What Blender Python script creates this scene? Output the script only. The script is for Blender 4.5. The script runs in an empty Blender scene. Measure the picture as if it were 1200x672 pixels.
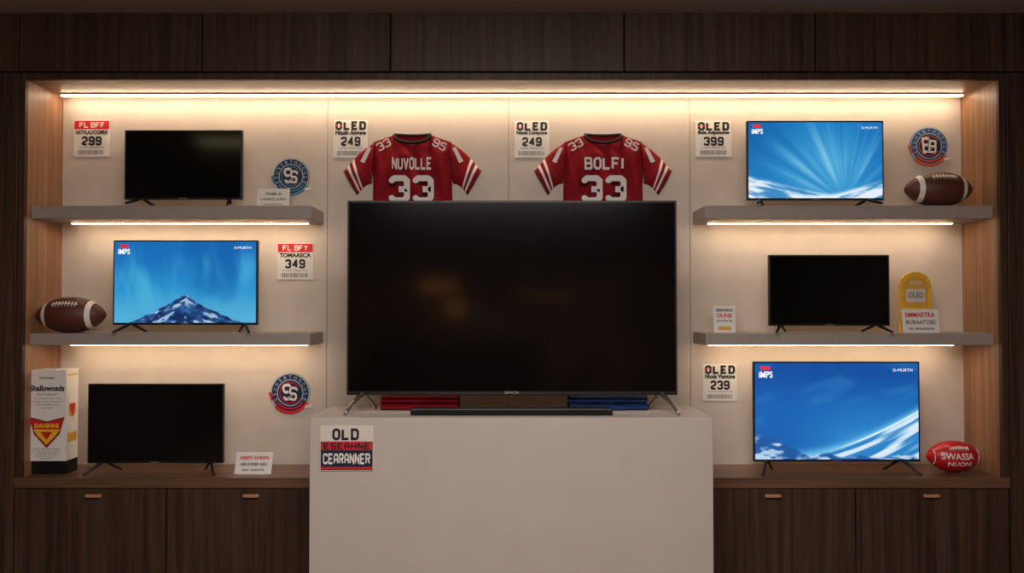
import bpy, bmesh, math, random
import numpy as np
from mathutils import Vector, Matrix, Euler
random.seed(4)
sc = bpy.context.scene
try:
    sc.view_settings.view_transform = 'Standard'
except Exception:
    pass

# ---------------------------------------------------------------- survey of the room
F = 1000.0; PITCH = math.radians(1.2); CAMZ = 1.65; CAMY = -5.0
def at(u, v, D):
    """real x,z (metres) of a measured point lying on the vertical plane y = D-5"""
    a = (u-600)/F; b = (336-v)/F
    dy = math.cos(PITCH)-b*math.sin(PITCH); dz = math.sin(PITCH)+b*math.cos(PITCH)
    return a*D/dy, CAMZ+dz*D/dy
def X(u, D): return at(u, 357, D)[0]
def Z(v, D): return at(600, v, D)[1]

def lin(c):
    def f(x):
        x /= 255.0
        return x/12.92 if x <= .04045 else ((x+.055)/1.055)**2.4
    return (f(c[0]), f(c[1]), f(c[2]), 1)

# ---------------------------------------------------------------- materials
def newmat(name):
    m = bpy.data.materials.new(name); m.use_nodes = True
    nt = m.node_tree; b = nt.nodes['Principled BSDF']
    return m, nt, b
def plain(name, rgb, rough=.5, metal=0, emit=0, noise=.06, nscale=30, bump=0, spec=None):
    m, nt, b = newmat(name)
    c = lin(rgb)
    tc = nt.nodes.new('ShaderNodeTexCoord')
    n = nt.nodes.new('ShaderNodeTexNoise'); n.inputs['Scale'].default_value = nscale; n.inputs['Detail'].default_value = 4
    nt.links.new(tc.outputs['Object'], n.inputs['Vector'])
    r = nt.nodes.new('ShaderNodeValToRGB')
    r.color_ramp.elements[0].position = .3; r.color_ramp.elements[1].position = .7
    r.color_ramp.elements[0].color = tuple(x*(1-noise) for x in c[:3])+(1,)
    r.color_ramp.elements[1].color = tuple(min(1, x*(1+noise)) for x in c[:3])+(1,)
    nt.links.new(n.outputs['Fac'], r.inputs[0]); nt.links.new(r.outputs[0], b.inputs['Base Color'])
    b.inputs['Roughness'].default_value = rough; b.inputs['Metallic'].default_value = metal
    if spec is not None: b.inputs['Specular IOR Level'].default_value = spec
    if bump:
        bp = nt.nodes.new('ShaderNodeBump'); bp.inputs['Strength'].default_value = bump; bp.inputs['Distance'].default_value = .002
        nt.links.new(n.outputs['Fac'], bp.inputs['Height']); nt.links.new(bp.outputs[0], b.inputs['Normal'])
    if emit:
        b.inputs['Emission Color'].default_value = c; b.inputs['Emission Strength'].default_value = emit
    return m
def wood(name, dark, light, rough=.45, sx=28, sz=.9, axis='Z', spec=.4):
    m, nt, b = newmat(name)
    oi = nt.nodes.new('ShaderNodeObjectInfo')
    add = nt.nodes.new('ShaderNodeVectorMath'); add.operation = 'ADD'
    mul = nt.nodes.new('ShaderNodeMath'); mul.operation = 'MULTIPLY'; mul.inputs[1].default_value = 17
    nt.links.new(oi.outputs['Random'], mul.inputs[0])
    geo = nt.nodes.new('ShaderNodeNewGeometry')
    nt.links.new(geo.outputs['Position'], add.inputs[0]); nt.links.new(mul.outputs[0], add.inputs[1])
    mp = nt.nodes.new('ShaderNodeMapping')
    s = {'Z': (sx, sx, sz), 'X': (sz, sx, sx)}[axis]
    mp.inputs['Scale'].default_value = s
    nt.links.new(add.outputs[0], mp.inputs['Vector'])
    n = nt.nodes.new('ShaderNodeTexNoise'); n.inputs['Scale'].default_value = 1; n.inputs['Detail'].default_value = 6; n.inputs['Roughness'].default_value = .62
    n.inputs['Distortion'].default_value = .6
    nt.links.new(mp.outputs[0], n.inputs['Vector'])
    mp2 = nt.nodes.new('ShaderNodeMapping'); mp2.inputs['Scale'].default_value = tuple(k*6 if k == sx else k*2.5 for k in s)
    nt.links.new(add.outputs[0], mp2.inputs['Vector'])
    n2 = nt.nodes.new('ShaderNodeTexNoise'); n2.inputs['Scale'].default_value = 1; n2.inputs['Detail'].default_value = 3
    nt.links.new(mp2.outputs[0], n2.inputs['Vector'])
    mx = nt.nodes.new('ShaderNodeMath'); mx.operation = 'MULTIPLY_ADD'; mx.inputs[1].default_value = .35
    nt.links.new(n2.outputs['Fac'], mx.inputs[0]); 
    sb = nt.nodes.new('ShaderNodeMath'); sb.operation = 'SUBTRACT'; sb.inputs[1].default_value = .17
    nt.links.new(n.outputs['Fac'], sb.inputs[0]); nt.links.new(sb.outputs[0], mx.inputs[2])
    r = nt.nodes.new('ShaderNodeValToRGB')
    r.color_ramp.elements[0].position = .33; r.color_ramp.elements[1].position = .68
    r.color_ramp.elements[0].color = lin(dark); r.color_ramp.elements[1].color = lin(light)
    nt.links.new(mx.outputs[0], r.inputs[0]); nt.links.new(r.outputs[0], b.inputs['Base Color'])
    b.inputs['Roughness'].default_value = rough; b.inputs['Specular IOR Level'].default_value = spec
    bp = nt.nodes.new('ShaderNodeBump'); bp.inputs['Strength'].default_value = .15; bp.inputs['Distance'].default_value = .001
    nt.links.new(mx.outputs[0], bp.inputs['Height']); nt.links.new(bp.outputs[0], b.inputs['Normal'])
    return m

M = {}
M['walnut'] = wood('walnut_dark', (46, 32, 25), (80, 58, 45), spec=.25)
M['walnutframe'] = wood('walnut_frame', (46, 33, 25), (76, 55, 42), spec=.25)
M['oak'] = wood('oak_side', (122, 84, 58), (166, 123, 90), sx=22, sz=.7)
M['oaktop'] = wood('oak_top', (124, 94, 72), (154, 121, 98), axis='X', sx=22, sz=.7)
M['counter'] = wood('counter_wood', (84, 58, 43), (118, 86, 65), axis='X', rough=.3)
M['cream'] = plain('cream_panel', (203, 190, 178), .8, noise=.05, nscale=6)
M['seam'] = plain('panel_seam', (120, 105, 92), .9)
M['shelf'] = plain('shelf_taupe', (152, 140, 133), .6, noise=.03)
M['plinth'] = plain('plinth_paint', (182, 171, 163), .75, noise=.025, nscale=5)
M['ceil'] = plain('ceiling_paint', (158, 149, 143), .9, noise=.02)
M['wallp'] = plain('wall_paint', (70, 60, 54), .9)
M['rearwall'] = plain('rear_wall_paint', (120, 92, 70), .9, noise=.5, nscale=1.3)
M['floor'] = wood('floor_wood', (110, 90, 74), (145, 122, 100), axis='X', sx=8, sz=.5)
M['gap'] = plain('dark_gap', (14, 11, 10), .9)
M['led'] = plain('led_diffuser', (255, 226, 190), .5, emit=28)
M['ledlow'] = plain('led_diffuser_shelf', (255, 225, 188), .5, emit=30)
M['alu'] = plain('led_channel', (150, 140, 130), .4, metal=.8)
M['black'] = plain('tv_plastic_black', (14, 14, 15), .38)
M['gunmetal'] = plain('bezel_metal', (48, 46, 46), .35, metal=.8)
M['screen'] = plain('tv_glass_off', (6, 5, 6), .10, spec=.65, noise=.02)
M['chrome'] = plain('chrome_leg', (170, 162, 152), .25, metal=.9)
M['brass'] = plain('handle_brass', (206, 146, 110), .35, metal=.35)
M['white'] = plain('card_white', (224, 219, 212), .6, noise=.02)
M['paper'] = plain('paper_cream', (206, 198, 189), .7, noise=.03)
M['ink'] = plain('ink_black', (22, 20, 22), .6)
M['grey'] = plain('ink_grey', (110, 104, 102), .6)
M['red'] = plain('ink_red', (205, 24, 30), .5)
M['navy'] = plain('badge_navy', (14, 28, 62), .45)
M['blue'] = plain('badge_blue', (36, 76, 128), .45)
M['teal'] = plain('badge_teal', (60, 125, 150), .45)
M['ringtext'] = plain('badge_lettering', (168, 190, 208), .5)
M['orange'] = plain('badge_orange', (205, 90, 50), .45)
M['yellow'] = plain('plaque_yellow', (232, 180, 48), .45)
M['gold'] = plain('gold_print', (214, 160, 60), .45)
M['jersey'] = plain('jersey_red', (136, 6, 22), .8, noise=.12, nscale=60, bump=.3, spec=.25)
M['jerseydark'] = plain('jersey_seam_red', (74, 3, 12), .8)
M['jblue'] = plain('fabric_blue', (18, 52, 112), .8, noise=.1)
M['jwhite'] = plain('jersey_white', (226, 217, 213), .7, noise=.05)
M['collar'] = plain('jersey_collar', (22, 15, 17), .8)
M['leather'] = plain('football_leather', (84, 42, 30), .5, noise=.25, nscale=160, bump=.8)
M['lace'] = plain('football_lace_white', (228, 220, 210), .6)
M['redball'] = plain('football_red', (190, 20, 34), .35, noise=.1, nscale=120, bump=.3)
M['reflglow'] = plain('reflection_glow', (255, 165, 80), .5, emit=1.2)  # glow of the added rear box, meant for its reflection
M['reflglowdim'] = plain('reflection_glow_dim', (255, 175, 95), .5, emit=.6)  # weaker glow for the other added reflection boxes
M['logowhite'] = plain('logo_white', (240, 245, 250), .5, emit=.8)
M['logored'] = plain('logo_red', (220, 40, 50), .5, emit=.7)
M['brand'] = plain('brand_silver', (150, 146, 142), .4)

# ---------------------------------------------------------------- lettering
def text_geo(body, bold=.02):
    cu = bpy.data.curves.new('t', 'FONT'); cu.body = body; cu.size = 1; cu.offset = bold; cu.resolution_u = 3
    ob = bpy.data.objects.new('t', cu); sc.collection.objects.link(ob)
    bpy.context.view_layer.update()
    me = bpy.data.meshes.new_from_object(ob.evaluated_get(bpy.context.evaluated_depsgraph_get()))
    vs = [(v.co.x, v.co.y) for v in me.vertices]; fs = [tuple(p.vertices) for p in me.polygons]
    bpy.data.objects.remove(ob); bpy.data.curves.remove(cu); bpy.data.meshes.remove(me)
    return vs, fs
GL = {
 '0': [[(0, 0), (4, 0), (4, 6), (0, 6), (0, 0)]], '1': [[(1, 6), (2.2, 6), (2.2, 0)], [(.8, 0), (3.6, 0)]],
 '2': [[(0, 4.7), (0, 6), (4, 6), (4, 3.4), (0, 1.2), (0, 0), (4, 0)]], '3': [[(0, 5.0), (0, 6), (4, 6), (4, 3), (4, 0), (0, 0), (0, 1.0)], [(1.8, 3), (4, 3)]],
 '4': [[(3, 0), (3, 6), (0, 2), (4.2, 2)]], '5': [[(4, 6), (0, 6), (0, 3.4), (4, 3.4), (4, 0), (0, 0), (0, 1)]],
 '8': [[(0, 0), (4, 0), (4, 6), (0, 6), (0, 0)], [(0, 3), (4, 3)]], '9': [[(4, 2.8), (0, 2.8), (0, 6), (4, 6), (4, 0), (0, 0), (0, 1)]],
 'A': [[(0, 0), (0, 4.4), (1.2, 6), (2.8, 6), (4, 4.4), (4, 0)], [(0, 2.4), (4, 2.4)]], 'B': [[(0, 0), (3.6, 0), (4, .5), (4, 2.7), (3.5, 3.2), (3.7, 3.7), (3.7, 5.5), (3.2, 6), (0, 6), (0, 0)], [(0, 3.1), (3.5, 3.1)]],
 'C': [[(4, 4.4), (4, 6), (0, 6), (0, 0), (4, 0), (4, 1.6)]], 'D': [[(0, 0), (3, 0), (4, 1.2), (4, 4.8), (3, 6), (0, 6), (0, 0)]],
 'E': [[(4, 6), (0, 6), (0, 0), (4, 0)], [(0, 3), (3.2, 3)]], 'F': [[(4, 6), (0, 6), (0, 0)], [(0, 3), (3.2, 3)]],
 'H': [[(0, 0), (0, 6)], [(4, 0), (4, 6)], [(0, 3), (4, 3)]], 'I': [[(2, 0), (2, 6)]], 'L': [[(0, 6), (0, 0), (4, 0)]],
 'N': [[(0, 0), (0, 6), (4, 0), (4, 6)]], 'O': [[(0, 3), (0, 0), (4, 0), (4, 6), (0, 6), (0, 3)]], 'R': [[(0, 0), (0, 6), (3.4, 6), (4, 5.3), (4, 3.6), (3.4, 3), (0, 3)], [(1.8, 3), (4, 0)]],
 'S': [[(4, 4.8), (4, 6), (0, 6), (0, 3), (4, 3), (4, 0), (0, 0), (0, 1.2)]], 'U': [[(0, 6), (0, 0), (4, 0), (4, 6)]],
 'V': [[(0, 6), (2, 0), (4, 6)]], 'Y': [[(0, 6), (2, 3), (4, 6)], [(2, 3), (2, 0)]], 'M': [[(0, 0), (0, 6), (2, 2.6), (4, 6), (4, 0)]], ' ': []}
SHARP = 'EFLHDRNB'
def block_geo(body, t=1.2):
    vs = []; fs = []; x0 = 0
    def poly(p):
        n = len(vs); vs.extend(p); fs.append(tuple(range(n, n+len(p))))
    for ch in body:
        adv = 4+t*1.45
        if ch == 'I': adv = 1+t*1.2
        if ch == ' ': adv = 2.6
        cf = 0 if ch in SHARP else (1.1 if ch in 'O0U' else .75)
        for line in GL.get(ch, []):
            L = [Vector(p) for p in line]; closed = (L[0]-L[-1]).length < .01
            P = []
            n = len(L)
            for k in range(n):
                if (0 < k < n-1) and cf:
                    a, b = L[k-1]-L[k], L[k+1]-L[k]
                    if abs(a.normalized().dot(b.normalized())) < .2 and a.length > .95 and b.length > .95:
                        c_ = min(cf, a.length*.6, b.length*.6)
                        P += [L[k]+a.normalized()*c_, L[k]+b.normalized()*c_]; continue
                P.append(L[k])
            off = Vector((x0-(1.5 if ch == 'I' else 0), 0))
            for k in range(len(P)-1):
                d = (P[k+1]-P[k]).normalized(); nn = Vector((-d.y, d.x))*t/2
                q = [P[k]+nn, P[k]-nn, P[k+1]-nn, P[k+1]+nn]
                poly([tuple(w+off) for w in q])
                if k > 0 or closed:
                    if cf == 0 and ch not in 'DRB' or (ch in 'DRB' and P[k].x < .1):
                        poly([(P[k].x+off.x+sx_*t/2, P[k].y+sy_*t/2) for sx_, sy_ in ((-1, -1), (1, -1), (1, 1), (-1, 1))])
                    else:
                        poly([(P[k].x+off.x+t/2*math.cos(j*math.pi/6), P[k].y+t/2*math.sin(j*math.pi/6)) for j in range(12)])
        x0 += adv
    return vs, fs
# ---------------------------------------------------------------- mesh builder
class B:
    def __init__(s): s.bm = bmesh.new(); s.mats = []
    def mi(s, m):
        m = M[m] if isinstance(m, str) else m
        if m not in s.mats: s.mats.append(m)
        return s.mats.index(m)
    def box(s, x0, x1, y0, y1, z0, z1, m, bev=0, seg=2, rot=None):
        i = s.mi(m)
        t = bmesh.new(); bmesh.ops.create_cube(t, size=1)
        for v in t.verts:
            v.co = Vector(((x0+x1)/2+v.co.x*(x1-x0), (y0+y1)/2+v.co.y*(y1-y0), (z0+z1)/2+v.co.z*(z1-z0)))
        if bev: bmesh.ops.bevel(t, geom=t.edges[:], offset=bev, segments=seg, affect='EDGES', profile=.5)
        s.merge(t, i, rot)
    def merge(s, t, i, mat=None, smooth=False):
        mp = {}
        for v in t.verts:
            mp[v] = s.bm.verts.new(mat @ v.co if mat else v.co)
        for f in t.faces:
            try:
                nf = s.bm.faces.new([mp[v] for v in f.verts]); nf.material_index = i; nf.smooth = smooth
            except ValueError: pass
        t.free()
    def poly(s, pts, y0, y1, m):
        """prism from outline in xz; y0 is the front (nearer viewer)"""
        i = s.mi(m); n = len(pts)
        a = [s.bm.verts.new((p[0], y0, p[1])) for p in pts]; b = [s.bm.verts.new((p[0], y1, p[1])) for p in pts]
        for f in ([a, b[::-1]]+[[a[k], b[k], b[(k+1) % n], a[(k+1) % n]] for k in range(n)]):
            g = s.bm.faces.new(f); g.material_index = i
    def disc(s, cx, cz, r, y0, y1, m, seg=48, rz=None):
        s.poly([(cx+r*math.cos(2*math.pi*k/seg), cz+(rz or r)*math.sin(2*math.pi*k/seg)) for k in range(seg)], y0, y1, m)
    def ring(s, cx, cz, r0, r1, y0, y1, m, a0=0, a1=360, seg=48):
        i = s.mi(m)
        vs = []
        for k in range(seg+1):
            a = math.radians(a0+(a1-a0)*k/seg)
            vs.append([s.bm.verts.new((cx+r*math.cos(a), y, cz+r*math.sin(a))) for r, y in ((r0, y0), (r1, y0), (r1, y1), (r0, y1))])
        for k in range(seg):
            for j in range(4):
                g = s.bm.faces.new([vs[k][j], vs[k][(j+1) % 4], vs[k+1][(j+1) % 4], vs[k+1][j]]); g.material_index = i
    def text(s, body, cx, cz, w, h, y, m, bold=.02, rot=0, fn=None, block=0):
        vs, fs = block_geo(body, block) if block else text_geo(body, bold)
        if not vs: return
        i = s.mi(m)
        xs = [v[0] for v in vs]; zs = [v[1] for v in vs]
        mx, Mx, mz, Mz = min(xs), max(xs), min(zs), max(zs)
        c, sn = math.cos(rot), math.sin(rot); out = []
        lift = {}
        if block:
            for q, f in enumerate(fs):
                for k in f: lift[k] = (q % 9)*.00008
        for k, (x, z) in enumerate(vs):
            px = ((x-mx)/(Mx-mx)-.5)*w; pz = ((z-mz)/(Mz-mz)-.5)*h
            qx = cx+px*c-pz*sn; qz = cz+px*sn+pz*c
            out.append(s.bm.verts.new((qx, (fn(qx, qz) if fn else y)-lift.get(k, 0), qz)))
        for f in fs:
            try:
                g = s.bm.faces.new([out[k] for k in f]); g.material_index = i
            except ValueError: pass
    def grid(s, fn, nu, nv, mf, smooth=True, closed_u=False):
        V = [[s.bm.verts.new(fn(a/nu, b/nv)) for a in range(nu+(0 if closed_u else 1))] for b in range(nv+1)]
        for b in range(nv):
            for a in range(nu):
                a2 = (a+1) % nu if closed_u else a+1
                try:
                    g = s.bm.faces.new([V[b][a], V[b][a2], V[b+1][a2], V[b+1][a]])
                    g.material_index = s.mi(mf((a+.5)/nu, (b+.5)/nv) if callable(mf) else mf); g.smooth = smooth
                except ValueError: pass
    def tube(s, pts, r, m, seg=10):
        pts = [Vector(p) for p in pts]; i = s.mi(m); rings = []
        for k, p in enumerate(pts):
            d = (pts[min(k+1, len(pts)-1)]-pts[max(k-1, 0)]).normalized()
            up = Vector((0, 0, 1)) if abs(d.z) < .9 else Vector((0, 1, 0))
            a = d.cross(up).normalized(); b = d.cross(a)
            rr = r[k] if isinstance(r, (list, tuple)) else r
            rings.append([s.bm.verts.new(p+rr*(a*math.cos(2*math.pi*j/seg)+b*math.sin(2*math.pi*j/seg))) for j in range(seg)])
        for k in range(len(rings)-1):
            for j in range(seg):
                g = s.bm.faces.new([rings[k][j], rings[k][(j+1) % seg], rings[k+1][(j+1) % seg], rings[k+1][j]]); g.material_index = i; g.smooth = True
        for R in (rings[0][::-1], rings[-1]):
            g = s.bm.faces.new(R); g.material_index = i
    def finish(s, name, origin=None, loc=None, rot=None, parent=None):
        me = bpy.data.meshes.new(name)
        if origin is not None:
            for v in s.bm.verts: v.co -= Vector(origin)
        s.bm.normal_update()
        s.bm.to_mesh(me); s.bm.free()
        for m in s.mats: me.materials.append(m)
        ob = bpy.data.objects.new(name, me); sc.collection.objects.link(ob)
        if origin is not None: ob.location = origin
        if loc is not None: ob.location = loc
        if rot is not None: ob.rotation_euler = rot
        if parent is not None:
            ob.parent = parent
        return ob
def empty(name, loc=(0, 0, 0)):
    e = bpy.data.objects.new(name, None); e.location = loc; e.empty_display_size = .1; sc.collection.objects.link(e); return e
def simplebox(name, x0, x1, y0, y1, z0, z1, m, bev=0, parent=None):
    b = B(); b.box(x0, x1, y0, y1, z0, z1, m, bev)
    return b.finish(name, origin=((x0+x1)/2, (y0+y1)/2, (z0+z1)/2), parent=parent)

# ---------------------------------------------------------------- room shell
DF = 4.62; YF = DF-5        # face of the built-in joinery
CEILZ = Z(16, DF); RX = 3.7; RY = -7.6
simplebox('floor', -RX, RX, RY, .25, -.1, 0, 'floor')
simplebox('ceiling', -RX, RX, RY, .25, CEILZ, CEILZ+.1, 'ceil')
simplebox('wall_left', -RX-.1, -RX, RY, .25, 0, CEILZ, 'wallp')
simplebox('wall_right', RX, RX+.1, RY, .25, 0, CEILZ, 'wallp')
simplebox('wall_rear', -RX, RX, RY-.1, RY, 0, CEILZ, 'rearwall')
simplebox('wall_back', -RX, RX, .02, .25, 0, CEILZ, 'gap')

HX = X(1172, DF)                       # niche half width
ZT = Z(94, DF)                         # niche top
ZC = Z(560, DF)                        # counter top
ZCB = Z(572, DF)
cab = empty('built_in_display_cabinet', (0, 0, 0))
zb = Z(85, DF)
cuts = [-RX, X(20, DF), X(235, DF), X(457, DF), X(732, DF), X(957, DF), X(1179, DF), RX]
for k in range(7):
    simplebox('cornice_panel_%d' % (k+1), cuts[k]+.004, cuts[k+1]-.004, YF-.012, YF+.02, zb+.004, CEILZ, 'walnut', .003, cab)
xo = X(1180, DF)
for sgn, nm in ((-1, 'left'), (1, 'right')):
    a, b_ = sorted((sgn*xo, sgn*RX))
    simplebox('side_panel_'+nm, a+.004, b_-.001, YF-.012, YF+.02, .0, zb-.004, 'walnut', .003, cab)
    a, b_ = sorted((sgn*HX, sgn*xo))
    simplebox('frame_stile_'+nm, a, b_, YF-.008, YF+.02, ZCB, zb-.004, 'walnutframe', .002, cab)
    a, b_ = sorted((sgn*HX, sgn*(HX+.03)))
    simplebox('niche_side_'+nm, a, b_, YF+.02, .02, ZC-.02, ZT+.03, 'oak', 0, cab)
simplebox('frame_rail_top', -HX, HX, YF-.008, YF+.02, ZT, zb-.004, 'walnutframe', .002, cab)
simplebox('niche_top', -HX, HX, YF+.02, .02, ZT, ZT+.03, 'oaktop', 0, cab)
simplebox('carcass_shadow', -RX+.01, RX-.01, YF+.021, YF+.03, zb-.02, CEILZ-.002, 'gap', 0, cab)
sx = [-HX, X(383, 5), X(596, 5), X(809, 5), HX]
for k in range(4):
    simplebox('niche_back_panel_%d' % (k+1), sx[k]+.0015, sx[k+1]-.0015, 0, .016, ZC-.02, ZT+.01, 'cream', 0, cab)
simplebox('niche_back_substrate', -HX, HX, .016, .02, ZC-.02, ZT+.01, 'seam', 0, cab)
simplebox('counter_top', -xo, xo, YF-.012, .02, ZCB, ZC, 'counter', .003, cab)
for n, (u0, u1, uh) in enumerate(((20, 197.5, 114), (197.5, 372, 297), (372, 600, 486), (600, 828, 714), (828, 1000.5, 903), (1000.5, 1179, 1087))):
    x0, x1 = X(u0, DF), X(u1, DF)
    simplebox('door_panel_%d' % (n+1), x0+.003, x1-.003, YF-.004, YF+.02, .1, ZCB-.006, 'walnut', .002, cab)
    hx = X(uh, DF); hz = Z(580.5, DF)
    b = B(); b.box(hx-.043, hx+.043, YF-.03, YF-.018, hz-.009, hz+.009, 'brass', .004, 3)
    b.box(hx-.036, hx-.026, YF-.02, YF-.003, hz-.006, hz+.006, 'brass'); b.box(hx+.026, hx+.036, YF-.02, YF-.003, hz-.006, hz+.006, 'brass')
    b.finish('door_handle_%d' % (n+1), origin=(hx, YF-.02, hz), parent=cab)
simplebox('base_carcass', -xo, xo, YF+.021, .02, .0, ZCB-.002, 'gap', 0, cab)
simplebox('baseboard_cabinet', -xo, xo, YF+.0, YF+.02, 0, .095, 'walnut', 0, cab)

# shelves
DS = 4.68; YS = DS-5
zu1, zu0 = Z(241, DS), Z(256.5, DS); zl1, zl0 = Z(391, DS), Z(405, DS)
xl = -1.105; xr = 1.06
for (x0, x1) in ((-HX, xl), (xr, HX)):
    for (z0, z1) in ((zu0, zu1), (zl0, zl1)):
        b = B(); b.box(x0, x1, YS, 0, z0, z1, 'shelf', .004)
        sh = b.finish('display_shelf', origin=((x0+x1)/2, YS/2, (z0+z1)/2))
        b = B(); e0 = x0+(.12 if x0 < 0 else .06)-(x0+x1)/2; e1 = x1-(.06 if x0 < 0 else .12)-(x0+x1)/2
        zz = z0-(z0+z1)/2; yy = -YS/2
        b.box(e0, e1, -.135+yy, -.105+yy, zz-.006, zz, 'alu'); b.box(e0+.004, e1-.004, -.13+yy, -.11+yy, zz-.011, zz-.0055, 'ledlow', .001)
        b.finish('led_strip', loc=(0, 0, 0), parent=sh)
b = B(); b.box(-HX+.03, HX-.03, -.10, -.065, ZT-.008, ZT, 'alu'); b.box(-HX+.035, HX-.035, -.095, -.07, ZT-.016, ZT-.0075, 'led', .001)
b.finish('led_strip_light', origin=(0, -.08, ZT))

# ---------------------------------------------------------------- plinth
DP = 4.0; YP = -1.0; zp = Z(490, DP); px0, px1 = X(363.5, DP), X(835, DP); ypb = -.56
b = B(); b.box(px0, px1, YP, ypb, 0.03, zp, 'plinth', .004); b.box(px0+.03, px1-.03, YP+.03, ypb-.03, 0, .03, 'gap')
b.finish('display_plinth', origin=(0, (YP+ypb)/2, 0))

# ---------------------------------------------------------------- screens (procedurally computed picture stored on the panel)
def vnoise(x, y, seed=0):
    xi = np.floor(x).astype(int); yi = np.floor(y).astype(int); xf = x-xi; yf = y-yi
    def h(a, b):
        n = (a*374761393+b*668265263+seed*982451653) & 0xffffffff
        n = ((n ^ (n >> 13))*1274126177) & 0xffffffff
        return ((n ^ (n >> 16)) & 0xffff)/65535.0
    u = xf*xf*(3-2*xf); v = yf*yf*(3-2*yf)
    return (h(xi, yi)*(1-u)+h(xi+1, yi)*u)*(1-v)+(h(xi, yi+1)*(1-u)+h(xi+1, yi+1)*u)*v
def fbm(x, y, o=4, seed=0):
    t = 0; a = .5; s = 0
    for k in range(o): t = t+a*vnoise(x*2**k, y*2**k, seed+k); s += a; a *= .5
    return t/s
def sm(a, b, x): t = np.clip((x-a)/(b-a), 0, 1); return t*t*(3-2*t)
def mixc(c, d, t): return c*(1-t[..., None])+np.array(d, float)*t[..., None]
def picture(kind, U, V):
    c = np.zeros(U.shape+(3,))
    if kind == 'mountain':
        c[:] = (20, 108, 182)
        c = mixc(c, (42, 146, 204), sm(.9, .35, V)*.9)
        c = mixc(c, (98, 186, 220), sm(.5, .05, V)*.7)
        n = fbm(U*8+V*.6, V*1.3, 3, 3)
        c = mixc(c, (96, 194, 226), sm(.46, .75, n)*.5*sm(.05, .4, V)*sm(1, .7, V))
        c = mixc(c, (10, 84, 156), sm(.5, .2, fbm(U*5, V*2, 3, 9))*.4)
        d = np.where(U < .5, (.5-U)/.38, (U-.5)/.40)
        h = .35*(1-d**.85)+.05*(fbm(U*18, U*0, 4, 5)-.5)*(d > .03)
        m = sm(-.006, .006, h-V)
        st = fbm((U-.5)*22+(V)*np.sign(U-.5)*17, V*12, 4, 7)
        rock = mixc(np.ones_like(c)*np.array((16, 44, 92.)), (52, 105, 165), sm(.3, .8, fbm(U*20, V*20, 3, 8)))
        snow = mixc(rock, (190, 216, 238), sm(.52, .66, st+.10*sm(.15, .36, V))*.85)
        c = c*(1-m[..., None])+snow*m[..., None]
    elif kind == 'rays':
        c[:] = (22, 118, 188)
        dx = (U-.72)*1.7; dy = V+.05; r = np.sqrt(dx*dx+dy*dy); a = np.arctan2(dy, dx)
        gl = np.exp(-(((U-.62)/.32)**2+((V-.42)/.45)**2))
        c = mixc(c, (108, 196, 230), gl*.7)
        c = mixc(c, (10, 84, 152), sm(.4, 0, U)*.55*sm(.2, .9, V))
        c = mixc(c, (16, 98, 170), sm(.7, 1, U)*.45*sm(.35, .9, V))
        ry = fbm(a*9+3, r*.5, 4, 2)
        c = mixc(c, (165, 220, 240), sm(.48, .85, ry)*.65*sm(.1, .5, r)*sm(1.5, .5, r))
        c = mixc(c, (16, 104, 176), sm(.5, .25, ry)*.4*sm(.1, .5, r))
        hh = .06+.5*np.clip(.62-U, 0, 1)**1.4+.6*np.clip(U-.6, 0, 1)**1.2+.03*(fbm(U*7, U*0, 3, 6)-.5)
        m = sm(-.015, .05, hh-V)
        st = fbm(U*5, (hh-V)*22, 4, 12)
        s = mixc(np.ones_like(c)*np.array((60, 140, 196.)), (228, 240, 250), sm(.35, .62, st))
        c = c*(1-m[..., None])+s*m[..., None]
    else:
        c[:] = (22, 98, 178)
        c = mixc(c, (14, 70, 148), sm(.5, 1.0, V)*.7)
        c = mixc(c, (60, 156, 216), sm(.8, .1, V)*sm(.1, .7, U)*.65)
        cl = fbm(U*2+V*3, V*5-U*4, 3, 21)
        c = mixc(c, (84, 164, 216), sm(.5, .85, cl)*.25)
        hh = .04+.78*np.clip(U-.30, 0, 1)**1.5
        dd = hh-V
        c = mixc(c, (110, 195, 235), np.exp(-(dd/.05)**2)*.85)
        c = mixc(c, (240, 248, 252), np.exp(-(dd/.012)**2)*sm(.4, .7, U))
        st = fbm(U*3+4, dd*26, 4, 30)
        m = sm(.0, .03, dd)
        s = mixc(np.ones_like(c)*np.array((44, 130, 200.)), (215, 234, 246), sm(.42, .66, st))
        c = c*(1-m[..., None])+s*m[..., None]
        h2 = .2*np.exp(-(U/.25)**2)+.07*fbm(U*9, U*0, 3, 33)
        m2 = sm(-.01, .02, h2-V)
        s2 = mixc(np.ones_like(c)*np.array((30, 90, 160.)), (190, 215, 238), sm(.45, .7, fbm(U*14, V*26, 4, 40)))
        c = c*(1-m2[..., None])+s2*m2[..., None]
    return c
def srgb2lin(c):
    c = np.clip(c/255., 0, 1); return np.where(c <= .04045, c/12.92, ((c+.055)/1.055)**2.4)
mpic, nt, pb = newmat('tv_picture_display')
at_ = nt.nodes.new('ShaderNodeAttribute'); at_.attribute_name = 'Picture'
nt.links.new(at_.outputs['Color'], pb.inputs['Emission Color']); pb.inputs['Emission Strength'].default_value = 1.0
pb.inputs['Base Color'].default_value = (.004, .004, .005, 1); pb.inputs['Roughness'].default_value = .25
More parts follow.
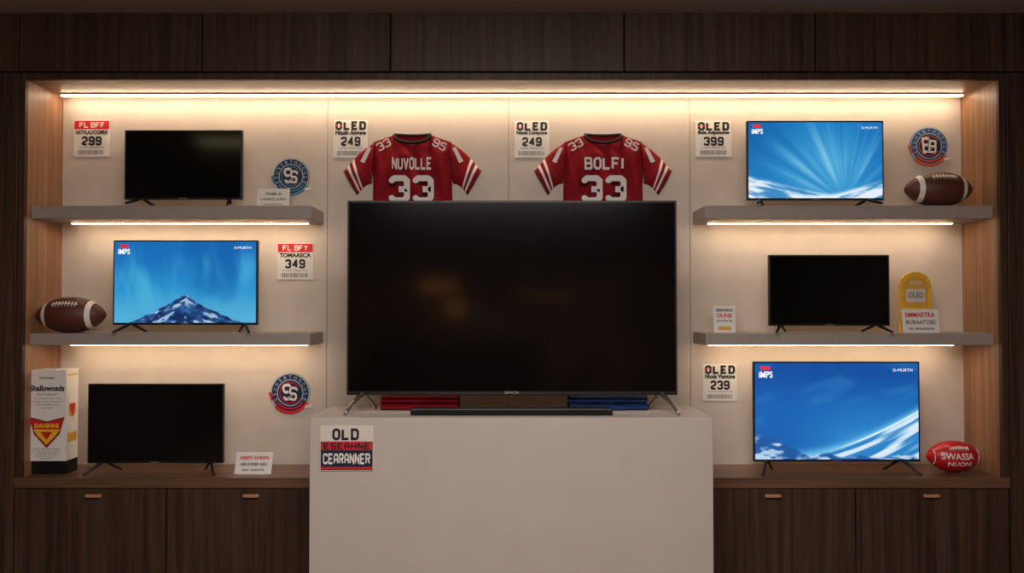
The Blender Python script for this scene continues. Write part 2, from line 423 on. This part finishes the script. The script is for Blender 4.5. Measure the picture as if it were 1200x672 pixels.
def picture_panel(name, kind, w, h, parent, y, z0):
    NU, NV = 280, 160
    U, V = np.meshgrid(np.linspace(0, 1, NU), np.linspace(0, 1, NV))
    co = np.stack([(U-.5)*w, np.full_like(U, y), z0+V*h], -1).reshape(-1, 3)
    idx = np.arange(NU*NV).reshape(NV, NU)
    f = np.stack([idx[:-1, :-1], idx[:-1, 1:], idx[1:, 1:], idx[1:, :-1]], -1).reshape(-1, 4)
    me = bpy.data.meshes.new(name); me.from_pydata(co.tolist(), [], f.tolist())
    col = srgb2lin(picture(kind, U, V)).reshape(-1, 3)
    a = me.color_attributes.new('Picture', 'FLOAT_COLOR', 'POINT')
    a.data.foreach_set('color', np.concatenate([col, np.ones((len(col), 1))], 1).astype(np.float32).ravel())
    me.materials.append(mpic)
    ob = bpy.data.objects.new(name, me); sc.collection.objects.link(ob); ob.parent = parent

def television(u0, u1, v0, v1, D, zbase, feet, kind=None, big=False):
    zbase += .0008
    x0, x1 = X(u0, D), X(u1, D); z1, z0 = Z(v0, D), Z(v1, D); w = x1-x0; h = z1-z0; cx = (x0+x1)/2
    root = empty('television', (cx, D-5, zbase))
    dz = z0-zbase
    bz = .008 if not big else .009
    b = B()
    b.box(-w/2, w/2, -.004, .022, dz, dz+h, 'black', .003)
    b.box(-w*.4, w*.4, .02, .05, dz+h*.06, dz+h*.66, 'black', .008)
    for (a0, a1, c0, c1) in ((-w/2, w/2, dz+h-.004, dz+h), (-w/2, -w/2+.004, dz, dz+h), (w/2-.004, w/2, dz, dz+h), (-w/2, w/2, dz, dz+.009)):
        b.box(a0, a1, -.007, .0, c0, c1, 'gunmetal' if big else 'black', .001)
    b.text('SIMCR' if big else 'SANU', 0, dz+.0055+(.0 if not big else .006), .07 if big else .045, .008 if not big else .012, -.0085, 'brand')
    b.finish('housing', parent=root)
    sh0 = dz+(.012 if not big else .02); sh1 = dz+h-bz; sw = w-2*bz
    if kind:
        picture_panel('screen_panel', kind, sw, sh1-sh0, root, -.0075, sh0)
        b = B(); lx = -sw/2
        b.box(lx+sw*.035, lx+sw*.095, -.0085, -.0078, sh1-h*.07, sh1-h*.03, 'logored')
        b.text('iMPS', lx+sw*.066, sh1-h*.115, sw*.085, h*.065, -.0088, 'logowhite', .02)
        b.text('SI-MURTH', sw/2-sw*.095, sh1-h*.07, sw*.12, h*.028, -.0088, 'logowhite', .0)
        b.finish('screen_logos', parent=root)
    else:
        b = B(); b.box(-sw/2, sw/2, -.0078, -.004, sh0, sh1, 'screen'); b.finish('screen_panel', parent=root)
    b = B()
    if not big:
        for (uf0, uf1) in feet:
            a0, a1 = X(uf0, D)-cx, X(uf1, D)-cx; sg = -1 if (a0+a1) < 0 else 1
            top = (a0+a1)/2
            for (ex, ey, r) in ((a0, -.085 if sg < 0 else .075, .0065), (a1, .075 if sg < 0 else -.085, .0065)):
                b.tube([(top, .008, dz+.012), (top+(ex-top)*.25, .008+(ey-.008)*.2, dz-.002), (ex, ey, .009), (ex+(ex-top)*.12, ey*1.05, .0062)], [.009, .0085, .0068, .0058], 'black')
    else:
        for sg in (-1, 1):
            tx = sg*(w/2-.075)
            for (ex, ey) in ((sg*(w/2-.015), -.13), (tx+sg*(-.05), .11)):
                T = Vector((tx, .0, dz+.004)); E = Vector((ex, ey, .009)); n = 8
                pts = [T.lerp(E, k/n)+Vector((0, 0, .006*math.sin(math.pi*k/n))) for k in range(n+1)]
                b.tube(pts, [.012-.004*k/n for k in range(n+1)], 'chrome')
            b.box(tx-.03, tx+.03, -.005, .02, dz-.008, dz+.006, 'chrome', .002)
    b.finish('stand_feet', parent=root)
    return root

D1 = 4.73
television(145, 283, 153, 234, D1, zu1, ((155, 174), (260, 275)))
television(133, 302, 282, 381, D1, zl1, ((142, 164), (276, 297)), 'mountain')
television(105, 263, 450, 543, 4.74, ZC, ((110, 136), (237, 258)))
television(876, 1036.5, 142, 235, D1, zu1, ((884, 900), (1009, 1026)), 'rays')
television(901, 1042, 299, 382, D1, zl1, ((905, 925), (1017, 1037)))
television(882, 1076, 424, 541, 4.74, ZC, ((888, 908), (1042, 1068)), 'swoosh')
television(407, 793, 235.5, 463, 4.18, zp, (), None, True)

# soundbar
DB = 4.10
sx0, sx1 = X(482, DB), X(717, DB)
b = B(); b.box(sx0, sx1, DB-5-.035, DB-5+.035, zp+.004, zp+.036, 'black', .008, 3)
b.box(sx0+.02, sx1-.02, DB-5-.0365, DB-5-.034, zp+.010, zp+.030, 'gunmetal', .001)
b.box(sx0+.05, sx0+.12, DB-5-.02, DB-5+.02, zp, zp+.005, 'ink'); b.box(sx1-.12, sx1-.05, DB-5-.02, DB-5+.02, zp, zp+.005, 'ink')
b.finish('soundbar', origin=((sx0+sx1)/2, DB-5, zp))
# folded jerseys on the plinth behind the television
for u0, u1, m in ((449, 538, 'jersey'), (666, 756, 'jblue')):
    D = 4.34; x0, x1 = X(u0, D), X(u1, D)
    b = B()
    for k in range(2):
        zz = zp+k*.036
        def fn(u, v, zz=zz, k=k):
            a = v*2*math.pi
            yy = (D-5)+.08*math.copysign(abs(math.cos(a))**.5, math.cos(a)); z = zz+.018+.0178*math.copysign(abs(math.sin(a))**.6, math.sin(a))
            return (x0+(x1-x0)*u+.004*math.sin(k*3+u*3), yy+.004*math.sin(u*9+k), max(zp+.0002, z+.0015*math.sin(u*17+k*2)))
        b.grid(fn, 24, 24, m)
    b.finish('folded_jersey', origin=((x0+x1)/2, D-5, zp))

# ---------------------------------------------------------------- hanging jerseys
def jersey(uc, name, num):
    S = 5/1000.0*.985
    cx, cz = at(uc, 200, 4.95)
    def P(x, y): return (x*S, -(y-200)*S)
    b = B()
    def puff(x, y, k=1):
        return -.02-.022*k+.012*math.sin(x*.14+y*.05)*math.sin(y*.06+1)+.009*math.sin(x*.35-y*.1)
    def torso(u, v):
        s = 2*u-1; ax = abs(s)*46
        top = 157+9.5*math.sqrt(max(0, 1-(ax/22)**2)) if ax < 22 else 157+(ax-22)/24*8
        y = top+(302-top)*v
        x = s*(46+1.5*math.sin(v*9)+3*v)
        px, pz = P(x, y); e = (1-abs(s)**6)
        e2 = min(1, v*9)
        return (px, min(-.004, -.012+(puff(x, y)+.012)*e*(.35+.65*e2)), pz)
    b.grid(torso, 56, 60, 'jersey')
    def back(u, v):
        s = 2*u-1; ax = abs(s)*46; top = 155 if ax < 22 else 157+(ax-22)/24*8
        px, pz = P(s*(46+3*v), top+(302-top)*v); return (px, -.003, pz)
    b.grid(back, 30, 10, 'jersey')
    for sg in (-1, 1):
        def sleeve(u, v, sg=sg):
            t0 = Vector((45.0, 165)); t1 = Vector((81, 199)); b0 = Vector((48.5, 214)); b1 = Vector((65, 227))
            tp = t0.lerp(t1, u)+Vector((1.5, -2.5))*math.sin(math.pi*u); bt = b0.lerp(b1, u)+Vector((0, -3))*math.sin(math.pi*u)
            q = tp.lerp(bt, v); px, pz = P(sg*q.x, q.y)
            e = math.sin(math.pi*min(1, max(0, v)))**.4 if 0 < v < 1 else 0
            return (px, -.006-(.032+.008*math.sin(u*8+v*5))*e, pz)
        def smf(u, v):
            if .64 < u < .73 or .82 < u < .91: return 'jwhite'
            return 'jersey'
        b.grid(sleeve, 50, 24, smf)
        h0 = P(sg*81, 199); h1 = P(sg*65, 227)
        b.tube([(h0[0], -.014, h0[1]), ((h0[0]+h1[0])/2, -.030, (h0[1]+h1[1])/2), (h1[0], -.014, h1[1])], .006, 'jerseydark')
        pts = [P(sg*(46+k*.35), 166+k*6) for k in range(9)]
        b.tube([(p[0], -.034 if 1 < k < 8 else -.02, p[1]) for k, p in enumerate(pts)], .0028, 'jerseydark', 6)
        def flash(u, v, sg=sg):
            q = Vector((48, 172)).lerp(Vector((56, 190)), u); q2 = Vector((52, 171)).lerp(Vector((61, 188)), u)
            r = q.lerp(q2, v); px, pz = P(sg*r.x, r.y+1); return (px, -.047, pz)
        b.grid(flash, 6, 3, 'jwhite')
        c = P(sg*33, 169.5)
        b.text('33' if sg < 0 else '95', c[0], c[1], 17*S, 10*S, -.058, 'jwhite', rot=(.5 if sg < 0 else -.5), block=1.3)
    col = []
    for k in range(17):
        x = -22+44*k/16; col.append((x*S, -.034-.006*math.sin(math.pi*k/16), -(157+9.5*math.sqrt(max(0, 1-(x/22)**2))-200)*S))
    b.tube(col, .0095, 'collar')
    b.tube([(x*S, -.008, -(155.5+1.2*math.cos(x/22*1.5)-200)*S) for x in range(-22, 23, 4)], .008, 'collar')
    b.text(name, 0, -(192-200)*S, 46*S, 15*S, -.066, 'jwhite', block=1.4)
    b.text(num, 0, -(222.5-200)*S, 55*S, 35*S, -.0645, 'jerseydark', block=2.3)
    b.text(num, 0, -(222.5-200)*S, 53*S, 33*S, -.066, 'jwhite', block=1.6)
    b.finish('football_jersey', loc=(cx, 0, cz))
jersey(482.5, 'NUVOLLE', '33')
jersey(707.5, 'BOLFI', '33')

# ---------------------------------------------------------------- footballs
def football(uc, vbase_z, D, lpx, hpx, mat='leather', stripes=True, tilt=0, txt=None, roll=0):
    L = lpx/1000*D/2; R = hpx/1000*D/2; cx = X(uc, D)
    prof = lambda t: R*max(0, 1-abs(t)**2.15)**.72
    b = B()
    def fn(u, v):
        t = -1+2*v; t = math.copysign(1-(1-abs(t))**1.25, t)
        a = u*2*math.pi; r = prof(t)
        g = min(abs(((a/(math.pi/2)) % 1)-0), abs(((a/(math.pi/2)) % 1)-1)); r *= 1-.025*max(0, 1-g*22)
        return (t*L, r*math.cos(a+.6), r*math.sin(a+.6))
    def mf(u, v):
        t = -1+2*v; t = math.copysign(1-(1-abs(t))**1.25, t)
        if stripes and .56 < abs(t) < .67: return 'lace'
        return mat
    b.grid(fn, 64, 80, mf, closed_u=True)
    def sp(t, a, o=0): r = prof(t)+o; return (t*L, r*math.sin(a), -r*math.cos(a))
    A = -math.radians(128)
    b.tube([sp(-.36+.072*k, A, .002) for k in range(11)], .0035, 'lace', 6)
    for k in range(8):
        t = -.31+.62*k/7
        b.tube([sp(t, A-.17, .001), sp(t, A, .0045), sp(t, A+.17, .001)], .0032, 'lace', 6)
    if txt:
        surf = lambda x, z: -math.sqrt(max(0, prof(x/L)**2-z*z))-.003
        b.text(txt[0], -.01, .012, L*1.15, R*.42, 0, 'lace', .02, fn=surf)
        b.text(txt[1], 0, -.030, L*.85, R*.28, 0, 'lace', .02, fn=surf)
        for s in (-1, 1):
            b.tube([sp(s*.8, -1.57+k*.25, .001) for k in range(-5, 6)], .003, 'lace', 6)
    return b.finish('american_football', loc=(cx, D-5, vbase_z+R+.0005), rot=(0, tilt, 0))
football(83.5, zl1, 4.75, 83, 42)
football(1101, zu1, 4.75, 81, 41)
football(1115, ZC, 4.78, 63, 36, 'redball', False, .0, ('SWASSA', 'NUONI'))

# ---------------------------------------------------------------- wall price signs
def price_sign(u0, u1, v0, v1, header, sub, price, red=False, D=5.0, y=0):
    x0, x1 = X(u0, D), X(u1, D); z1, z0 = Z(v0, D), Z(v1, D); w = x1-x0; h = z1-z0
    b = B(); b.box(-w/2, w/2, -.005, 0, -h/2, h/2, 'white', .0015)
    if red:
        b.box(-w/2+.003, w/2-.003, -.0058, -.005, h*.25, h*.48, 'red'); b.text(header, 0, h*.365, w*.7, h*.15, -.0064, 'white', block=1.4)
    else:
        b.text(header, 0, h*.35, w*.88, h*.24, -.0064, 'ink', block=2.1)
        b.disc(-w*.40, h*.35, w*.03, -.0078, -.0072, 'red', 16); b.disc(-w*.27, h*.35, w*.03, -.0078, -.0072, 'red', 16)
    b.text(sub, 0, h*.165, w*.88, h*.12, -.0064, 'ink', .05)
    b.text(price, 0, -h*.07, w*.56, h*.25, -.0064, 'ink', block=1.8)
    b.text('auron sthne oln', 0, -h*.245, w*.7, h*.05, -.0064, 'grey', 0)
    xx = -w*.38
    while xx < w*.34:
        ww = random.choice((.002, .003, .005)); b.box(xx, xx+ww, -.0058, -.005, -h*.44, -h*.32, 'grey'); xx += ww+.0035
    b.finish('price_sign', loc=((x0+x1)/2, y, (z0+z1)/2))
price_sign(85, 127, 141, 184, 'FL BFF', 'NATHLALVOOMRN', '299', True)
price_sign(390, 431, 141, 185, 'OLED', 'Ntudn Anvune', '249')
price_sign(603, 644, 142, 185, 'OLED', 'Ntuol Cuntyone', '249')
price_sign(816, 858, 142, 184, 'OLED', 'Buls Atlpstume', '399')
price_sign(325, 367, 285, 328, 'FL BFY', 'TOMAASCA', '349', True)
price_sign(823, 863, 427, 470, 'OLED', 'Nhuds Vhsntune', '239')

# ---------------------------------------------------------------- badges
def badge(uc, vc, rp, c1, c2, c3, mono='S'):
    cx, cz = at(uc, vc, 5.0); r = rp/200.0
    b = B(); b.disc(0, 0, r, -.008, 0, c1, 64)
    b.ring(0, 0, r*.94, r*.99, -.0095, -.008, 'ringtext'); b.ring(0, 0, r*.63, r*.67, -.0095, -.008, 'ringtext'); b.disc(0, 0, r*.62, -.009, -.008, c2, 48)
    letters = 'SSUNSBTHNOULE'
    for k, ch in enumerate(letters):
        a = math.radians(205-230*k/(len(letters)-1)); rr = r*.80
        b.text(ch, rr*math.cos(a), rr*math.sin(a), r*.13, r*.17, -.0098, 'ringtext', .0, rot=a-math.pi/2)
    b.ring(0, 0, r*.76, r*.84, -.0095, -.008, c3, 215, 325, 24)
    b.ring(0, 0, r*.50, r*.54, -.0098, -.008, c3, 30, 330, 40)
    b.text(mono, -r*.14, r*.04, r*.46, r*.84, -.0105, 'white', rot=.1, block=1.2)
    b.text(mono, r*.16, -r*.04, r*.48, r*.76, -.0122, 'navy', rot=-.1, block=2.2)
    b.text(mono, r*.16, -r*.04, r*.42, r*.70, -.0138, 'white', rot=-.1, block=1.2)
    b.ring(0, 0, r*.92, r*1.06, -.011, -.001, c3, 222, 330, 24)
    b.poly([(r*.78, -r*.62), (r*1.12, -r*.60), (r*1.06, -r*.74), (r*.72, -r*.78)], -.0118, -.001, 'white')
    b.poly([(-r*1.1, r*.02), (-r*.95, -r*.42), (-r*.85, -r*.38), (-r*.98, r*.04)], -.0105, -.001, c3)
    b.finish('team_badge', loc=(cx, 0, cz))
badge(341.5, 207, 21.5, 'navy', 'navy', 'teal')
badge(340.5, 460.5, 23, 'navy', 'navy', 'red')
badge(1088, 171.5, 22.5, 'blue', 'navy', 'orange', 'B')

# ---------------------------------------------------------------- small cards standing on shelves
def card(u0, u1, v0, zbase, D, lines, tilt=.22, extra=None, yaw=0):
    x0, x1 = X(u0, D), X(u1, D); w = x1-x0; h = (Z(v0, D)-zbase)/math.cos(tilt)
    b = B(); T = Matrix.Rotation(-tilt, 4, 'X')
    t = B(); t.box(-w/2, w/2, -.004, 0, 0, h, 'white', .001)
    for (s, cz, ww, hh, m) in lines: t.text(s, 0, cz*h, ww*w, hh*h, -.0048, m, .03)
    if extra: extra(t, w, h)
    bmesh.ops.transform(t.bm, matrix=T, verts=t.bm.verts)
    d = h*math.sin(tilt)
    t.poly([(-w*.15, .0005), (w*.15, .0005), (w*.1, h*.55), (-w*.1, h*.55)], h*.5*math.tan(tilt)+.004, h*.5*math.tan(tilt)+.006, 'paper')
    t.box(-w*.42, w*.42, -.006, d*.9+.01, 0, .002, 'paper')
    t.finish('table_card', loc=((x0+x1)/2, D-5, zbase+.001), rot=(0, 0, yaw))
card(300, 338, 221, zu1, 4.82, (('ITHIS A', .72, .5, .14, 'ink'), ('UNSRD.ARN', .45, .78, .14, 'grey'), ('ansonlurs', .2, .6, .10, 'grey')))
card(276, 319, 532, ZC, 4.70, (('ABEFS EAREN', .74, .8, .16, 'red'), ('ARUONSE AEU', .45, .72, .13, 'ink'), ('eun susnrts', .2, .6, .10, 'grey')), .35)
def ex1(t, w, h): t.box(-w*.28, w*.28, -.005, -.004, h*.10, h*.24, 'gold')
card(836, 862, 359, zl1, 4.74, (('SEAHAN', .84, .75, .12, 'ink'), ('OUNE', .64, .7, .16, 'red'), ('nursme te', .45, .7, .08, 'grey')), .1, ex1)
card(1058, 1101, 363, zl1, 4.72, (('EMMARTRA', .76, .8, .2, 'red'), ('BURAATOES', .45, .8, .18, 'grey'), ('nu ersutons', .18, .7, .12, 'grey')), .18)
# yellow arched plaque
D = 4.80; x0, x1 = X(1054.5, D), X(1091.5, D); w = x1-x0; zt = Z(319, D); h = zt-zl1
b = B()
def arch(w, z0, z1, n=20):
    r = w/2; p = [(-r, z0), (r, z0)]
    for k in range(n+1):
        a = math.pi*k/n; p.append((r*math.cos(a), z1-r*.85+r*.85*math.sin(a)))
    return p
b.poly(arch(w, .0, h), 0, .012, 'yellow'); b.poly(arch(w*.78, h*.42, h*.93), -.001, 0, 'gold')
b.box(-w*.30, w*.30, -.002, 0, h*.50, h*.72, 'paper', .001); b.text('OLED', 0, h*.62, w*.5, h*.09, -.003, 'grey', .02); b.text('SUNA', 0, h*.82, w*.4, h*.06, -.003, 'paper', .02)
b.box(-w*.4, w*.4, -.02, .03, 0, .006, 'gold', .001)
b.finish('award_plaque', loc=((x0+x1)/2, D-5, zl1+.0005))

# ---------------------------------------------------------------- boxed collectible
D = 4.70; x0, x1 = X(34, D), X(79, D); z0, z1 = Z(541, D), Z(434, D); w = x1-x0; h = z1-z0; dp = .13
b = B(); off = z0-ZC
b.box(-w/2+.01, w/2+.0, 0.01, dp, 0, off+.001, 'black', .003)
b.box(-w/2, w/2, 0, dp, off, off+h, 'white', .0025)
b.box(-w/2+.03, w/2-.03, .03, dp-.03, off+h-.0005, off+h+.001, 'paper')
b.text('nmosnsm', 0, off+h*.91, w*.4, h*.025, -.001, 'ink', 0.01)
b.text('Shalluwosds', 0, off+h*.80, w*.9, h*.065, -.001, 'ink', .04)
b.text('Eht Snsloonal', 0, off+h*.735, w*.5, h*.024, -.001, 'ink', 0)
for k in range(4): b.text(('ae nueshoner slu', 'tueons are llenun', 'oun sarten cou', 'snelt')[k], 0, off+h*(.69-k*.035), w*(.7, .74, .6, .3)[k], h*.018, -.001, 'grey', 0)
c = off+h*.345
b.poly([(-w*.46, c+.070), (0, c+.045), (w*.46, c+.070), (w*.33, c-.025), (0, c-.10), (-w*.33, c-.025)], -.0015, 0, 'ink')
b.poly([(-w*.43, c+.063), (0, c+.040), (w*.43, c+.063), (w*.31, c-.022), (0, c-.093), (-w*.31, c-.022)], -.002, 0, 'red')
b.poly([(-w*.35, c+.002), (w*.35, c+.002), (w*.24, c-.03), (0, c-.082), (-w*.24, c-.03)], -.0028, -.001, 'yellow')
b.poly([(-w*.16, c-.012), (w*.16, c-.012), (0, c-.055)], -.0035, -.002, 'red')
b.text('DANINNI', 0, c+.022, w*.62, h*.05, -.004, 'yellow', .05)
for k in range(5): b.text(('sun aeonsuer', 'ar slumone tens', 'nuosre an', 'uonsers ath', 'suel')[k], 0, off+h*(.13-k*.024), w*(.7, .74, .5, .6, .3)[k], h*.014, -.001, 'grey', 0)
t = B(); t.mats = b.mats
t.box(-dp*.4, dp*.4, -.001, 0, off+h*.93, off+h*.95, 'gold'); t.disc(0, off+h*.55, dp*.3, -.001, 0, 'gold', 24)
t.poly([(-dp*.25, off+h*.62), (dp*.25, off+h*.62), (0, off+h*.47)], -.002, 0, 'red'); t.box(-dp*.35, dp*.35, -.001, 0, off+h*.2, off+h*.3, 'gold')
bmesh.ops.transform(t.bm, matrix=Matrix.Translation((w/2, dp/2, 0)) @ Matrix.Rotation(math.pi/2, 4, 'Z'), verts=t.bm.verts)
tmp = t.bm; mp = {}
for v in tmp.verts: mp[v] = b.bm.verts.new(v.co)
for f in tmp.faces:
    g = b.bm.faces.new([mp[v] for v in f.verts]); g.material_index = f.material_index
tmp.free()
b.finish('boxed_collectible', loc=((x0+x1)/2, D-5, ZC+.0005))

# ---------------------------------------------------------------- clearance sign on the plinth
x0, x1 = X(376, DP), X(438.5, DP); z1, z0 = Z(499, DP), Z(552, DP); w = x1-x0; h = z1-z0
b = B(); b.box(-w/2, w/2, -.006, 0, -h/2, h/2, 'paper', .002)
b.box(-w*.485, w*.485, -.0064, -.006, -.48*h, h*.15, 'ink')
b.text('OLD', -w*.02, h*.31, w*.50, h*.26, -.0075, 'ink', block=1.7)
b.box(-w*.47, w*.47, -.0068, -.006, -.04*h, h*.14, 'red'); b.text('ESEAHNE', 0, h*.05, w*.86, h*.14, -.0078, 'ink', block=1.6)
b.box(-w*.47, w*.47, -.0068, -.006, -.46*h, -h*.06, 'navy'); b.text('CEARANNER', 0, -h*.23, w*.88, h*.24, -.0078, 'white', block=1.4)
b.box(-w*.47, w*.47, -.0074, -.0066, -.46*h, -h*.41, 'red')
b.finish('clearance_sign', loc=((x0+x1)/2, YP, (z0+z1)/2))

# ---------------------------------------------------------------- added glowing boxes behind the viewer, for warm reflections in the screen
for (x, z, w_, h_, m) in ((-.95, 1.88, .46, .09, 'reflglow'), (.45, 1.76, .7, .03, 'reflglowdim'), (-.72, 1.6, .22, .2, 'reflglowdim')):
    b = B(); b.box(x-w_/2, x+w_/2, RY+.03, RY+.09, z-h_/2, z+h_/2, m, .01); b.box(x-.05, x+.05, RY, RY+.04, z-.015, z+.015, 'brass', .003)
    b.finish('reflection_glow_box', origin=(x, RY+.06, z))
# added unseen dark box, a silhouette for the screen reflection
b = B(); b.box(-1.7, .3, RY+.08, RY+.5, 0.002, 1.25, 'walnut', .005)
for k in range(4): b.box(-1.68+.495*k, -1.68+.495*k+.48, RY+.5, RY+.515, .08, 1.2, 'walnutframe', .003)
b.finish('reflection_dark_box', origin=(-.7, RY+.29, 0))
def area(name, loc, rot, sx_, sy_, power, col):
    l = bpy.data.lights.new(name, 'AREA'); l.shape = 'RECTANGLE'; l.size = sx_; l.size_y = sy_; l.energy = power; l.color = col
    o = bpy.data.objects.new(name, l); o.location = loc; o.rotation_euler = rot; sc.collection.objects.link(o); return o
area('added_area_light', (0, -3.3, CEILZ-.03), (0, 0, 0), 1.6, .5, 75, (1, .91, .85))  # added unseen light, brightens plinth and joinery from above
area('added_area_light', (0, -5.6, CEILZ-.03), (math.radians(25), 0, 0), 2.6, .6, 175, (1, .92, .87))  # added fill light, tilted forward from behind the viewer
area('added_area_light', (-2.75, -3.7, CEILZ-.03), (0, 0, 0), .5, .35, .8, (1, .85, .45))  # added for a yellowish glow reflected in the upper left screen

w = bpy.data.worlds.new('World'); sc.world = w; w.use_nodes = True
w.node_tree.nodes['Background'].inputs[0].default_value = (.02, .017, .015, 1)

cam = bpy.data.cameras.new('camera'); cam.lens = 30; cam.sensor_width = 36
co = bpy.data.objects.new('camera', cam); co.location = (0, CAMY, CAMZ); co.rotation_euler = (math.pi/2+PITCH, 0, 0)
sc.collection.objects.link(co); sc.camera = co
